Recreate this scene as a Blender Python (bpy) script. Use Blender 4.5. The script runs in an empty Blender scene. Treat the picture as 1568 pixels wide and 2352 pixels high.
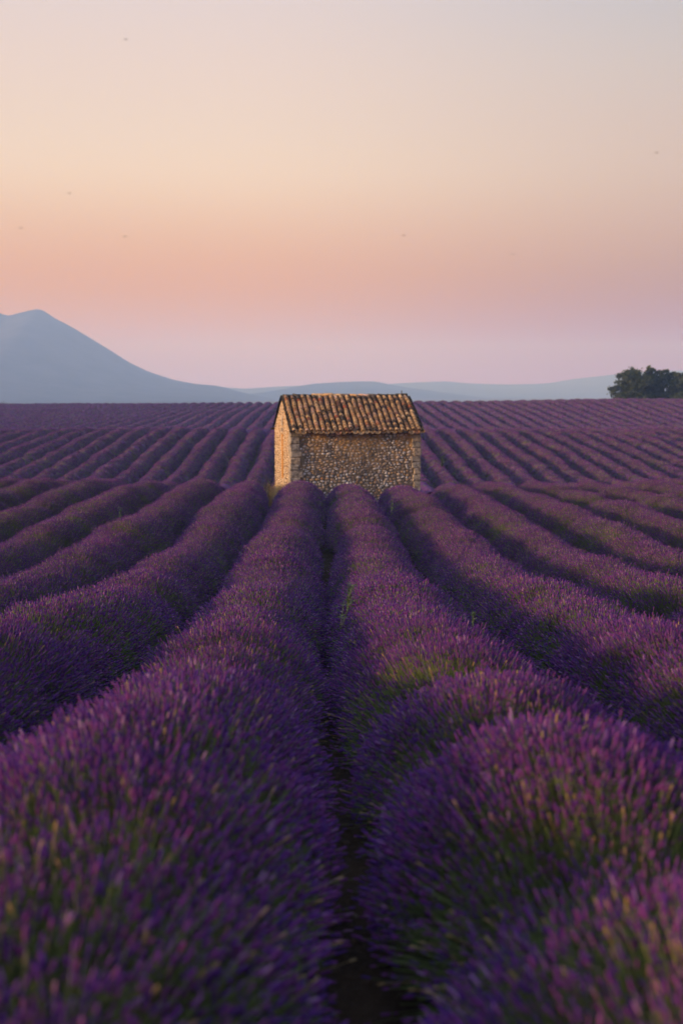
import bpy, math, random
import numpy as np
from mathutils import Vector, Matrix, Euler

rng = np.random.default_rng(7)
random.seed(7)
S = bpy.context.scene
COL = S.collection
R = math.radians


def lin(r, g, b):
    f = lambda c: (c / 255 / 12.92) if c / 255 <= 0.04045 else ((c / 255 + 0.055) / 1.055) ** 2.4
    return (f(r), f(g), f(b), 1.0)


# ------------------------------------------------------------------ camera
EYE = 1.9
cam_d = bpy.data.cameras.new('camera')
cam = bpy.data.objects.new('camera', cam_d)
COL.objects.link(cam)
cam_d.sensor_fit = 'VERTICAL'
cam_d.sensor_height = 36.0
cam_d.sensor_width = 24.0
cam_d.lens = 40.0
cam_d.clip_start = 0.05
cam_d.clip_end = 30000
cam.location = (0, 0, EYE)
PITCH, YAW = 6.03, 0.94
cam.rotation_euler = (R(90 - PITCH), 0, R(-YAW))
cam_d.dof.use_dof = True
cam_d.dof.focus_distance = 14.5
cam_d.dof.aperture_fstop = 1.6
S.camera = cam

# ------------------------------------------------------------------ world sky
SUN_EL, SUN_AZ = 8.0, 251.0          # azimuth: clockwise from +Y (the way the rows run)
w = bpy.data.worlds.new('World')
S.world = w
w.use_nodes = True
nt = w.node_tree
nt.nodes.clear()
N = nt.nodes.new
L = nt.links.new
tc = N('ShaderNodeTexCoord')
sep = N('ShaderNodeSeparateXYZ')
L(tc.outputs['Generated'], sep.inputs[0])
mz = N('ShaderNodeMapRange')
mz.inputs['From Min'].default_value = 0.0
mz.inputs['From Max'].default_value = 0.70
L(sep.outputs['Z'], mz.inputs['Value'])


def world_ramp(knots):
    """a smooth gradient over the sine of the elevation, through the given knots"""
    kz = np.array([q[0] for q in knots])
    kc = np.array([q[1] for q in knots])
    zz = np.linspace(-0.1, 0.8, 901)
    g_ = np.exp(-0.5 * (np.arange(-40, 41) / 14.0) ** 2)
    g_ /= g_.sum()
    sm = np.stack([np.convolve(np.pad(np.interp(zz, kz, kc[:, q]), 40, 'edge'), g_, 'valid') for q in range(3)], 1)
    stops = np.concatenate([np.linspace(0, 0.34, 25), [0.40, 0.47, 0.55, 0.62, 0.70]])
    cr = N('ShaderNodeValToRGB')
    cr.color_ramp.interpolation = 'LINEAR'
    e = cr.color_ramp.elements
    while len(e) < len(stops):
        e.new(0.5)
    for el, z in zip(e, stops):
        el.position = z / 0.70
        el.color = (*[float(np.interp(z, zz, sm[:, q])) for q in range(3)], 1)
    L(mz.outputs[0], cr.inputs[0])
    return cr


warm = world_ramp([(0.0, (0.639, 0.444, 1.100)), (0.0135, (0.623, 0.428, 1.088)), (0.038, (0.668, 0.331, 0.267)), (0.067, (0.737, 0.325, 0.020)),
         (0.093, (0.786, 0.331, 0.020)), (0.125, (0.833, 0.458, 0.201)), (0.18, (0.924, 0.696, 0.492)), (0.216, (0.873, 0.684, 0.544)),
         (0.265, (0.837, 0.667, 0.586)), (0.315, (0.775, 0.654, 0.640)), (0.45, (0.660, 0.690, 0.840)), (0.7, (0.540, 0.710, 1.100))])
cool = world_ramp([(0.0, (0.346, 0.039, 0.483)), (0.0135, (0.331, 0.020, 0.327)), (0.038, (0.339, 0.020, 0.020)), (0.067, (0.407, 0.125, 0.020)),
         (0.093, (0.457, 0.199, 0.020)), (0.125, (0.580, 0.335, 0.174)), (0.18, (0.663, 0.486, 0.366)), (0.216, (0.654, 0.503, 0.419)),
         (0.265, (0.617, 0.535, 0.494)), (0.315, (0.529, 0.516, 0.551)), (0.45, (0.550, 0.620, 0.800)), (0.7, (0.500, 0.680, 1.080))])
# azimuth: warmer towards the setting sun (left), cooler away from it
azm = N('ShaderNodeMapRange')
azm.interpolation_type = 'SMOOTHSTEP'
azm.inputs['From Min'].default_value = -0.10
azm.inputs['From Max'].default_value = 0.38
L(sep.outputs['X'], azm.inputs['Value'])
mixs = N('ShaderNodeMix')
mixs.data_type = 'RGBA'
L(azm.outputs[0], mixs.inputs['Factor'])
L(warm.outputs[0], mixs.inputs['A'])
L(cool.outputs[0], mixs.inputs['B'])
sky = N('ShaderNodeTexSky')
sky.sky_type = 'NISHITA'
sky.sun_disc = False
sky.sun_elevation = R(SUN_EL)
sky.sun_rotation = R(SUN_AZ)
sky.air_density = 1.0
sky.dust_density = 1.0
bg1 = N('ShaderNodeBackground')
L(mixs.outputs['Result'], bg1.inputs['Color'])
bg1.inputs['Strength'].default_value = 1.0
bg2 = N('ShaderNodeBackground')
L(sky.outputs[0], bg2.inputs['Color'])
bg2.inputs['Strength'].default_value = 0.004
add = N('ShaderNodeAddShader')
L(bg1.outputs[0], add.inputs[0])
L(bg2.outputs[0], add.inputs[1])
wo = N('ShaderNodeOutputWorld')
L(add.outputs[0], wo.inputs['Surface'])

# ------------------------------------------------------------------ sun
sd = bpy.data.lights.new('sun', 'SUN')
sun = bpy.data.objects.new('sun', sd)
COL.objects.link(sun)
sd.energy = 5.0
sd.color = (1.0, 0.67, 0.38)
sd.angle = R(4.0)
az, el = R(SUN_AZ), R(SUN_EL)
sdir = Vector((math.sin(az) * math.cos(el), math.cos(az) * math.cos(el), math.sin(el)))   # towards the sun
sun.rotation_euler = (-sdir).to_track_quat('-Z', 'Y').to_euler()
sun.location = sdir * 50

vs = S.view_settings
vs.view_transform = 'Standard'
vs.look = 'None'
vs.exposure = 0.0
vs.gamma = 1.0
vs.use_curve_mapping = False
S.cycles.volume_bounces = 2
S.cycles.max_bounces = 6
S.cycles.diffuse_bounces = 3
S.cycles.use_denoising = True


# ------------------------------------------------------------------ helpers
def tag(o, label=None, cat=None, group=None, kind=None):
    if label:
        o['label'] = label
    if cat:
        o['category'] = cat
    if group:
        o['group'] = group
    if kind:
        o['kind'] = kind
    return o


def empty(name, loc=(0, 0, 0), rz=0.0):
    o = bpy.data.objects.new(name, None)
    COL.objects.link(o)
    o.location = loc
    o.rotation_euler = (0, 0, rz)
    o.empty_display_size = 0.2
    return o


def mesh_from(name, verts, faces, mats=None, smooth=False, fmat=None):
    me = bpy.data.meshes.new(name)
    me.from_pydata([tuple(v) for v in verts], [], [tuple(f) for f in faces])
    for m in (mats or []):
        me.materials.append(m)
    if fmat is not None:
        me.polygons.foreach_set('material_index', np.asarray(fmat, dtype=np.int32))
    if smooth:
        me.polygons.foreach_set('use_smooth', np.ones(len(me.polygons), dtype=bool))
    me.update()
    return me


def link(name, me, parent=None):
    o = bpy.data.objects.new(name, me)
    COL.objects.link(o)
    if parent is not None:
        o.parent = parent
    return o


class MB:
    """collects verts / faces / material indices"""
    def __init__(self):
        self.v, self.f, self.m = [], [], []

    def add(self, verts, faces, mi=0):
        b = len(self.v)
        self.v.extend([tuple(p) for p in verts])
        self.f.extend([tuple(i + b for i in f) for f in faces])
        self.m.extend([mi] * len(faces))

    def box(self, c, s, rot=None, mi=0):
        p = [Vector((x * s[0] / 2, y * s[1] / 2, z * s[2] / 2)) for z in (-1, 1) for y in (-1, 1) for x in (-1, 1)]
        if rot is not None:
            p = [rot @ q for q in p]
        p = [q + Vector(c) for q in p]
        self.add(p, [(0, 2, 3, 1), (4, 5, 7, 6), (0, 1, 5, 4), (2, 6, 7, 3), (0, 4, 6, 2), (1, 3, 7, 5)], mi)

    def tube(self, pts, rad, n=6, mi=0):
        rings = []
        for i, p in enumerate(pts):
            p = Vector(p)
            a = Vector(pts[max(i - 1, 0)])
            b = Vector(pts[min(i + 1, len(pts) - 1)])
            t = (b - a).normalized()
            u = t.cross(Vector((0.31, 0.95, 0.05))).normalized()
            v = t.cross(u)
            r = rad[i] if hasattr(rad, '__len__') else rad
            rings.append([p + u * (r * math.cos(k * 2 * math.pi / n)) + v * (r * math.sin(k * 2 * math.pi / n)) for k in range(n)])
        verts = [q for r_ in rings for q in r_]
        faces = [(i * n + k, i * n + (k + 1) % n, (i + 1) * n + (k + 1) % n, (i + 1) * n + k)
                 for i in range(len(pts) - 1) for k in range(n)]
        faces.append(tuple(range(n - 1, -1, -1)))
        faces.append(tuple((len(pts) - 1) * n + k for k in range(n)))
        self.add(verts, faces, mi)

    def build(self, name, mats, parent=None, smooth=False):
        return link(name, mesh_from(name, self.v, self.f, mats, smooth, self.m), parent)


class NM:
    """a small material builder"""
    def __init__(self, name, rough=0.85, spec=0.2):
        self.mat = bpy.data.materials.new(name)
        self.mat.use_nodes = True
        self.t = self.mat.node_tree
        self.b = self.t.nodes['Principled BSDF']
        self.b.inputs['Roughness'].default_value = rough
        self.b.inputs['Specular IOR Level'].default_value = spec

    def n(self, typ, **kw):
        nd = self.t.nodes.new(typ)
        for k, v in kw.items():
            setattr(nd, k, v)
        return nd

    def l(self, a, b):
        self.t.links.new(a, b)

    def ramp(self, src, stops, interp='LINEAR'):
        cr = self.n('ShaderNodeValToRGB')
        cr.color_ramp.interpolation = interp
        e = cr.color_ramp.elements
        while len(e) < len(stops):
            e.new(0.5)
        for el_, (p, c) in zip(e, stops):
            el_.position = p
            el_.color = c if len(c) == 4 else (*c, 1)
        self.l(src, cr.inputs[0])
        return cr.outputs[0]

    def noise(self, scale, detail=4, rough=0.55, vec=None):
        nz = self.n('ShaderNodeTexNoise')
        nz.inputs['Scale'].default_value = scale
        nz.inputs['Detail'].default_value = detail
        nz.inputs['Roughness'].default_value = rough
        if vec is None:
            vec = self.pos()
        self.l(vec, nz.inputs['Vector'])
        return nz.outputs['Fac']

    def pos(self):
        return self.n('ShaderNodeNewGeometry').outputs['Position']

    def mix(self, fac, a, b, blend='MIX'):
        m = self.n('ShaderNodeMix', data_type='RGBA', blend_type=blend)
        for sock, v in ((m.inputs['Factor'], fac), (m.inputs['A'], a), (m.inputs['B'], b)):
            if isinstance(v, (int, float)):
                sock.default_value = v
            elif isinstance(v, tuple):
                sock.default_value = v if len(v) == 4 else (*v, 1)
            else:
                self.l(v, sock)
        return m.outputs['Result']

    def math(self, op, a, b=0.0, clamp=False):
        m = self.n('ShaderNodeMath', operation=op, use_clamp=clamp)
        for sock, v in ((m.inputs[0], a), (m.inputs[1], b)):
            if isinstance(v, (int, float)):
                sock.default_value = v
            else:
                self.l(v, sock)
        return m.outputs[0]

    def rng(self, src, a, b, c=0.0, d=1.0):
        m = self.n('ShaderNodeMapRange')
        for i, v in zip(('From Min', 'From Max', 'To Min', 'To Max'), (a, b, c, d)):
            m.inputs[i].default_value = v
        self.l(src, m.inputs['Value'])
        return m.outputs[0]

    def base(self, c):
        if isinstance(c, tuple):
            self.b.inputs['Base Color'].default_value = c if len(c) == 4 else (*c, 1)
        else:
            self.l(c, self.b.inputs['Base Color'])
        return self

    def bump(self, h, strength=0.5, dist=0.02):
        bp = self.n('ShaderNodeBump')
        bp.inputs['Strength'].default_value = strength
        bp.inputs['Distance'].default_value = dist
        self.l(h, bp.inputs['Height'])
        self.l(bp.outputs[0], self.b.inputs['Normal'])
        return self


# ------------------------------------------------------------------ terrain
ROW_H = 0.90
K = np.array([(-40, 0.82), (0, -1.15), (4.5, -1.36), (7, -1.60), (9.5, -1.93), (12.5, -2.34), (16, -2.72), (20, -2.93), (26, -3.00), (34, -3.05), (39, -3.10), (42, -3.24), (46, -3.75), (52, -4.55), (60, -5.35), (67, -5.78), (72, -5.68),
              (77, -5.38), (90, -4.45), (103, -3.55), (108.5, -3.40), (115, -3.70), (122, -3.98), (131, -3.92), (138, -3.80), (150, -3.50),
              (170, -3.05), (190, -2.60), (205, -2.25), (217, -1.96), (223, -1.86), (227, -1.95), (233, -2.40), (240, -3.05), (262, -4.6), (330, -9.0), (420, -13.0), (700, -16.0), (9000, -16.0)])
_yy = np.arange(-40, 9000, 0.5)
_ee = np.interp(_yy, K[:, 0], K[:, 1])
_g = np.exp(-0.5 * (np.arange(-8, 8.5, 0.5) / 1.9) ** 2)
_g /= _g.sum()
_pad = len(_g) // 2
_es = np.convolve(np.concatenate([_ee[0] + (_ee[1] - _ee[0]) * np.arange(-_pad, 0), _ee, np.full(_pad, _ee[-1])]), _g, 'valid')


def crest_at(x):
    return 190 - 42 * np.tanh((np.asarray(x, float) - 8) / 45)


def ground_z(x, y):
    x = np.asarray(x, float)
    y = np.asarray(y, float)
    # the far crest runs obliquely: nearer and higher on the right
    dc = crest_at(x)
    yp = np.where(y < 122, y, np.where(y < dc, 122 + (y - 122) * 102 / (dc - 122), np.where(y < 420, 224 + (y - dc) * 196 / (420 - dc), y)))
    z = np.interp(yp, _yy, _es) - ROW_H + EYE
    t = np.clip((yp - 122) / 100, 0, 1)
    t = t * t * (3 - 2 * t)
    z = z + t * (0.30 + 0.85 * np.tanh((x - 5) / 50)) * np.clip((900 - y) / 500, 0, 1)
    # gentle local swells across the field
    z = z + 0.10 * np.sin(x * 0.17 + 0.7) * np.sin(y * 0.11 + x * 0.05) * np.clip((y - 12) / 20, 0, 1) * np.clip((500 - y) / 200, 0, 1)
    return z


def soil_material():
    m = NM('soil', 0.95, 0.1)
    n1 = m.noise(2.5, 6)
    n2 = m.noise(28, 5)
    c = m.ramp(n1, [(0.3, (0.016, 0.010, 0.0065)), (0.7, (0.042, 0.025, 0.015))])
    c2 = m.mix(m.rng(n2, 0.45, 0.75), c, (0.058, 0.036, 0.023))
    # far away beyond the field the plateau carries scrub and stubble
    sepx = m.n('ShaderNodeSeparateXYZ')
    m.l(m.pos(), sepx.inputs[0])
    far = m.rng(sepx.outputs['Y'], 235, 300)
    c3 = m.mix(far, c2, m.ramp(m.noise(0.02, 4), [(0.4, (0.05, 0.06, 0.03)), (0.6, (0.14, 0.12, 0.07))]))
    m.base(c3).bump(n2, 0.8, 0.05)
    return m.mat


ys = np.concatenate([[-95, -70, -50, -40], np.arange(-30, 20, 1.0), np.arange(20, 300, 1.5), np.array([300, 320, 350, 400, 470, 560, 700, 900, 1200, 1600, 2200, 3000, 3700, 4300])])
xs = np.concatenate([-np.array([4350, 3600, 2400, 1600, 1000, 600, 350, 220, 150]), np.arange(-110, 111, 2.5), np.array([150, 220, 350, 600, 1000, 1600, 2400, 3600, 4350])])
XX, YY = np.meshgrid(xs, ys)
ZZ = ground_z(XX, YY)
V = np.stack([XX, YY, ZZ], -1).reshape(-1, 3)
nx, ny = len(xs), len(ys)
F = [(j * nx + i, j * nx + i + 1, (j + 1) * nx + i + 1, (j + 1) * nx + i) for j in range(ny - 1) for i in range(nx - 1)]
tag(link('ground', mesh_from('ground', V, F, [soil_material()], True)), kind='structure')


# ------------------------------------------------------------------ mountains and far hills
def px_dir(px, py):
    """direction seen at a point of the photograph (1568 x 2352 scale)"""
    v = Vector(((px - 784) / 2613.3, (1176 - py) / 2613.3, -1.0))
    return (cam.rotation_euler.to_matrix() @ v)


def hill_material(name, a, b, sc):
    m = NM(name, 1.0, 0.0)
    n1 = m.noise(sc, 6, 0.6)
    m.base(m.ramp(n1, [(0.35, a), (0.65, b)]))
    return m.mat


def ridge(name, pts, dist, depth, mat, gully, nz, base=-16.0, step=30.0):
    """a hill range: skyline through the given picture points at its own distance, falling away to both sides"""
    P = []
    for px, py in pts:
        d = px_dir(px, py)
        k = dist / d.y
        P.append((d.x * k, EYE + d.z * k))
    P = np.array(P)
    x = np.arange(P[0, 0], P[-1, 0], step)
    sky_z = np.interp(x, P[:, 0], P[:, 1])
    ker = np.array([.2, .6, .2])
    sky_z = np.convolve(np.pad(sky_z, 1, 'edge'), ker, 'valid')
    r_ = np.random.default_rng(nz)
    ts = np.concatenate([np.linspace(-1, 0, 22), [0.08, 0.16, 0.24, 0.3]])
    V, F = [], []
    ph = r_.uniform(0, 6, 8)
    fr = np.array([0.0011, 0.0023, 0.0041, 0.0075, 0.013, 0.021, 0.034, 0.05])
    am = np.array([1, .8, .6, .45, .3, .2, .12, .08])
    fine = sum(a_ * 0.35 * np.sin(x * f_ * 6 + p_) for a_, f_, p_ in zip(am[3:], fr[3:], ph[3:]))
    for t in ts:
        fall = (1 - abs(t)) ** 1.35
        rel = np.maximum(sky_z - base, 2.0)
        zz = base + rel * fall
        xx = x + t * 90 * np.sin(x * 0.002 + ph[0])
        g = sum(a_ * np.sin((xx + 160 * np.sin(t * 5 + p_)) * f_ + p_) for a_, f_, p_ in zip(am, fr, ph))
        zz = zz + gully * g * rel / rel.max() * (4 * abs(t) * (1 - abs(t)))
        zz = zz + fine * gully * 0.22 * (1 - abs(t)) * rel / rel.max()
        zz = np.maximum(zz, base - 1)
        V.append(np.stack([xx, np.full_like(x, dist) + t * depth, zz], -1))
    n = len(x)
    V = np.concatenate(V)
    for j in range(len(ts) - 1):
        for i in range(n - 1):
            F.append((j * n + i, j * n + i + 1, (j + 1) * n + i + 1, (j + 1) * n + i))
    o = link(name, mesh_from(name, V, F, [mat], True))
    return tag(o, kind='structure')


forest = hill_material('mountain_forest', (0.040, 0.050, 0.062), (0.085, 0.090, 0.105), 0.02)
ridge('mountain', [(-420, 800), (-260, 750), (-120, 722), (-60, 714), (0, 718), (17, 726), (38, 720), (55, 717), (62, 714), (82, 711), (93, 709), (112, 721), (130, 733),
                   (170, 753), (230, 790), (300, 834), (340, 853), (400, 873), (450, 882), (500, 886), (540, 897), (600, 912), (700, 930)],
      2500, 900, forest, 9.0, 3, step=9.0)
ridge('far_hills', [(-500, 880), (-100, 872), (300, 880), (480, 884), (520, 890), (560, 893), (620, 889), (680, 886), (720, 884), (800, 883), (865, 883), (888, 882), (960, 878), (1030, 876),
                    (1080, 881), (1160, 883), (1230, 882), (1270, 879), (1310, 871), (1350, 867), (1420, 859), (1500, 853), (1600, 850), (1800, 846), (2100, 862)],
      4000, 800, hill_material('far_hill_forest', (0.05, 0.06, 0.07), (0.10, 0.10, 0.115), 0.01), 5.0, 5, step=22.0)

ridge('low_hills', [(480, 925), (560, 908), (620, 899), (670, 890), (720, 881), (790, 877), (830, 876), (866, 876), (884, 881), (930, 890), (1000, 899), (1100, 912), (1200, 925)],
      3100, 500, hill_material('low_hill_forest', (0.045, 0.055, 0.062), (0.09, 0.095, 0.105), 0.015), 4.0, 8, step=14.0)

# ------------------------------------------------------------------ haze
HB = MB()
HB.box((0, 2120, 80), (9000, 4440, 196))
haze_m = bpy.data.materials.new('haze_air')
haze_m.use_nodes = True
ht = haze_m.node_tree
ht.nodes.clear()
hv = ht.nodes.new('ShaderNodeVolumePrincipled')
hv.inputs['Color'].default_value = (0.35, 0.55, 1.0, 1)
hv.inputs['Absorption Color'].default_value = (1, 1, 1, 1)
hv.inputs['Density'].default_value = 0.00055
hv.inputs['Anisotropy'].default_value = 0.0
ho = ht.nodes.new('ShaderNodeOutputMaterial')
ht.links.new(hv.outputs[0], ho.inputs['Volume'])
haze = HB.build('haze', [haze_m])
tag(haze, kind='stuff')
haze.visible_shadow = True

# ------------------------------------------------------------------ stone hut
HA = R(11.0)
HW, HD, HH = 5.05, 4.0, 2.93
RISE = 1.25
FL = Vector((-1.21, 43.0))
ux, uy = Vector((math.cos(HA), math.sin(HA))), Vector((-math.sin(HA), math.cos(HA)))
hc = FL + ux * HW / 2 + uy * HD / 2
HZ = float(ground_z(FL.x, FL.y)) - 0.02
hut = empty('stone_hut', (hc.x, hc.y, HZ), HA)
tag(hut, 'small old stone hut with weathered clay tile roof standing among the lavender rows', 'hut')


def stone_color(m, rnd):
    c = m.ramp(rnd, [(0.0, (0.09, 0.07, 0.06)), (0.10, (0.22, 0.17, 0.14)), (0.22, (0.42, 0.39, 0.39)), (0.34, (0.58, 0.54, 0.55)),
                     (0.46, (0.42, 0.27, 0.16)), (0.55, (0.26, 0.16, 0.10)), (0.66, (0.62, 0.52, 0.45)), (0.77, (0.52, 0.30, 0.12)),
                     (0.86, (0.46, 0.43, 0.43)), (0.95, (0.72, 0.68, 0.68)), (1.0, (0.50, 0.22, 0.08))])
    tcn = m.n('ShaderNodeVectorTransform', vector_type='POINT', convert_from='WORLD', convert_to='WORLD')
    sp = m.n('ShaderNodeSeparateXYZ')
    m.l(m.pos(), sp.inputs[0])
    x, z = sp.outputs['X'], sp.outputs['Z']
    # damp dark streak running down right of the middle, patchy ochre tint growing towards the top on both sides
    nz = m.noise(1.3, 5)
    xs_ = m.math('ADD', x, m.math('MULTIPLY', m.math('SUBTRACT', nz, 0.5), 1.6))
    st = m.math('SUBTRACT', 1.0, m.math('MULTIPLY', m.math('ABSOLUTE', m.math('SUBTRACT', xs_, 1.75)), 1.05), True)
    st = m.math('MULTIPLY', st, m.rng(m.noise(4.5, 4), 0.3, 0.6), True)
    hi = m.rng(z, HZ + 1.3, HZ + 2.6)
    och = m.math('MULTIPLY', hi, m.rng(m.noise(2.1, 5), 0.42, 0.62), True)
    och = m.math('MULTIPLY', och, m.math('SUBTRACT', 1.0, st, True))
    c = m.mix(m.math('MULTIPLY', och, 0.48), c, (0.58, 0.31, 0.09), 'MIX')
    c = m.mix(m.math('MULTIPLY', st, 0.6), c, (0.05, 0.043, 0.045))
    g = m.noise(38, 4)
    c = m.mix(m.rng(g, 0.4, 0.75, 0.0, 0.40), c, (0.10, 0.08, 0.065))
    return c, g


def stone_material(name, island):
    m = NM(name, 0.9, 0.15)
    rnd = m.n('ShaderNodeNewGeometry').outputs['Random Per Island'] if island else m.n('ShaderNodeObjectInfo').outputs['Random']
    c, g = stone_color(m, rnd)
    m.base(c).bump(g, 0.5, 0.015)
    return m.mat


stone_m = stone_material('rubble_stone', False)
stone_i = stone_material('rubble_stone_small', True)
m = NM('mortar', 0.95, 0.1)
mn = m.noise(9, 6)
spm = m.n('ShaderNodeSeparateXYZ')
m.l(m.pos(), spm.inputs[0])
mhi = m.math('MULTIPLY', m.rng(spm.outputs['Z'], HZ + 1.2, HZ + 2.5), m.rng(m.noise(2.1, 5), 0.40, 0.60), True)
m.base(m.mix(mhi, m.ramp(mn, [(0.3, (0.060, 0.048, 0.039)), (0.7, (0.19, 0.15, 0.115))]), (0.38, 0.225, 0.09))).bump(m.noise(45, 4), 0.7, 0.02)
mortar = m.mat
m = NM('gable_stone', 0.9, 0.15)  # paler, warmer than the front stones: low sunlight is put into the colour
grnd = m.n('ShaderNodeNewGeometry').outputs['Random Per Island']
m.base(m.mix(m.rng(m.noise(30, 4), 0.4, 0.7, 0, .5), m.ramp(grnd, [(0, (0.30, 0.20, 0.12)), (0.25, (0.58, 0.42, 0.27)), (0.5, (0.74, 0.58, 0.41)), (0.75, (0.56, 0.38, 0.22)), (1, (0.72, 0.60, 0.48))]), (0.16, 0.10, 0.06)))
gable_m = m.mat
m = NM('quoin_stone', 0.9, 0.15)
qn = m.noise(7, 6, 0.65)
qo = m.n('ShaderNodeObjectInfo').outputs['Random']
qc = m.ramp(qo, [(0, (0.30, 0.25, 0.20)), (0.4, (0.40, 0.34, 0.28)), (0.8, (0.48, 0.35, 0.23)), (1, (0.36, 0.30, 0.25))])
m.base(m.mix(m.rng(qn, 0.44, 0.60, 0, .85), qc, (0.10, 0.085, 0.07))).bump(m.noise(30, 5), 0.6, 0.02)
quoin_m = m.mat
m = NM('ochre_plaster', 0.95, 0.1)
m.base(m.ramp(m.noise(5, 5), [(0.3, (0.40, 0.17, 0.03)), (0.7, (0.60, 0.29, 0.06))])).bump(m.noise(40, 4), 0.4, 0.01)
ochre = m.mat
m = NM('cornice_plaster', 0.95, 0.1)
cn = m.noise(3.0, 6)
m.base(m.ramp(cn, [(0.32, (0.10, 0.075, 0.05)), (0.5, (0.28, 0.19, 0.11)), (0.7, (0.42, 0.29, 0.17))])).bump(m.noise(30, 4), 0.5, 0.02)
cornice_m = m.mat
m = NM('old_timber', 0.9, 0.1)
m.base(m.ramp(m.noise(12, 5), [(0.3, (0.028, 0.02, 0.014)), (0.7, (0.075, 0.055, 0.04))]))
timber = m.mat

# the masonry core (a solid prism with gables)
hw, hd = HW / 2, HD / 2
core = MB()
cv = [(-hw, -hd, 0), (hw, -hd, 0), (hw, hd, 0), (-hw, hd, 0), (-hw, -hd, HH), (hw, -hd, HH), (hw, hd, HH), (-hw, hd, HH), (-hw, 0, HH + RISE - 0.10), (hw, 0, HH + RISE - 0.10)]
core.add(cv, [(0, 1, 5, 4), (1, 2, 6, 9, 5), (2, 3, 7, 6), (3, 0, 4, 8, 7), (4, 5, 9, 8), (6, 7, 8, 9), (3, 2, 1, 0)])
wall = core.build('wall', [mortar], hut)


def pebble(seed):
    """a worn stone showing its face: low dome on a squarish outline, about 40 triangles"""
    r_ = np.random.default_rng(seed)
    n = 8
    prof = [(1.0, 0.0), (0.93, 0.45), (0.62, 0.86)]
    rad = 1 + r_.uniform(-0.16, 0.16, n)
    V, F = [], []
    for k, (rr, zz) in enumerate(prof):
        for i in range(n):
            a = 2 * math.pi * (i + 0.5) / n
            c, s = math.cos(a), math.sin(a)
            sq = 1.0 / max(abs(c), abs(s)) ** 0.30
            V.append((c * rr * rad[i] * sq * 0.5 * 0.92, -zz * 0.5, s * rr * rad[i] * sq * 0.5 * 0.92))
    V.append((r_.uniform(-.08, .08), -0.5, r_.uniform(-.08, .08)))
    for k in range(2):
        for i in range(n):
            j = (i + 1) % n
            F.append((k * n + i, k * n + j, (k + 1) * n + j, (k + 1) * n + i))
    for i in range(n):
        F.append((2 * n + i, 2 * n + (i + 1) % n, 3 * n))
    return V, F


PEB = [pebble(s) for s in range(10)]
PEB_ME = []
for i, (v, f) in enumerate(PEB):
    PEB_ME.append(mesh_from('stone', v, f, [stone_m], True))


def lay_stones(u0, u1, z0, zmax, hlo, hhi, wlo, whi, rr):
    """irregular courses: list of (u, z, w, h)"""
    out = []
    z = z0
    while z < z0 + 6:
        ch = rr.uniform(hlo, hhi)
        u = u0 - rr.uniform(0, 0.06)
        if z > zmax(0.5 * (u0 + u1)) and z > zmax(u0):
            break
        while u < u1:
            wd = rr.uniform(wlo, whi) * (0.8 + 0.4 * rr.random())
            hh = ch * rr.uniform(0.72, 1.08)
            c = u + wd / 2
            if c + wd * 0.4 < u1 and c - wd * 0.4 > u0 and z + hh * 0.9 < zmax(c):
                out.append((c, z + ch / 2 + rr.uniform(-.024, .024) + 0.03 * math.sin(c * 2.3 + z * 1.5) + 0.02 * math.sin(c * 6.1 + z * 3), wd * rr.uniform(.88, 1.02), hh * rr.uniform(.85, 1.15)))
            u += wd + rr.uniform(0.0, 0.012)
        z += ch
    return out


# corner stones: the two front corners
qr = np.random.default_rng(12)


def quoins(side):
    z = 0.0
    while z < HH - 0.12:
        hgt = min(qr.uniform(0.20, 0.32), HH - 0.06 - z)
        if hgt < 0.1:
            break
        wd = qr.uniform(0.30, 0.48)
        if side > 0:
            wd = qr.uniform(0.18, 0.36)
        b = MB()
        # lightly irregular block, edges chamfered
        x0, x1 = (-hw - 0.028, -hw + wd) if side < 0 else (hw - wd, hw + 0.028)
        d0, d1 = -hd - 0.062 - qr.uniform(0, 0.012), -hd + 0.30
        e = 0.03
        j = lambda: qr.uniform(-.016, .016)
        zz0, zz1 = z + 0.004, z + hgt - 0.004
        vs_ = []
        for (xa, xb, za, zb, yy) in ((x0, x1, zz0, zz1, d1), (x0, x1, zz0, zz1, d0 + e), (x0 + e, x1 - e, zz0 + e, zz1 - e, d0)):
            vs_ += [(xa + j(), yy, za + j()), (xb + j(), yy, za + j()), (xb + j(), yy, zb + j()), (xa + j(), yy, zb + j())]
        fs = [(8, 9, 10, 11)] + [(k * 4 + i, k * 4 + (i + 1) % 4, (k + 1) * 4 + (i + 1) % 4, (k + 1) * 4 + i) for k in range(2) for i in range(4)]
        b.add(vs_, fs)
        b.build('corner_stone', [quoin_m], wall)
        z += hgt


quoins(-1)
quoins(1)

sr = np.random.default_rng(5)
front = lay_stones(-hw + 0.34, hw - 0.12, 0.02, lambda u: HH - 0.10, 0.074, 0.118, 0.085, 0.225, sr)
vis = sorted([s for s in front if s[1] > 0.30], key=lambda s: -s[2] * s[3])
single = vis[:300]
single_set = set(id(s) for s in single)
for s in single:
    o = link('stone', PEB_ME[sr.integers(10)], wall)
    o.location = (s[0], -hd + 0.012, s[1])
    o.rotation_euler = (sr.uniform(-.12, .12), sr.normal(0, 0.17), sr.uniform(-.15, .15))
    o.scale = (s[2] * sr.uniform(.9, 1.0), 0.058 * sr.uniform(.6, 1.3), s[3])
rest = MB()
for s in front:
    if id(s) in single_set:
        continue
    v, f = PEB[sr.integers(10)]
    M = Matrix.Translation((s[0], -hd + 0.012, s[1])) @ Euler((0, sr.normal(0, 0.13), 0)).to_matrix().to_4x4() @ Matrix.Diagonal((s[2], 0.055 * sr.uniform(.6, 1.3), s[3], 1))
    rest.add([M @ Vector(p) for p in v], f)
tag(rest.build('small_stones', [stone_i], wall, True), kind='stuff')

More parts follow.
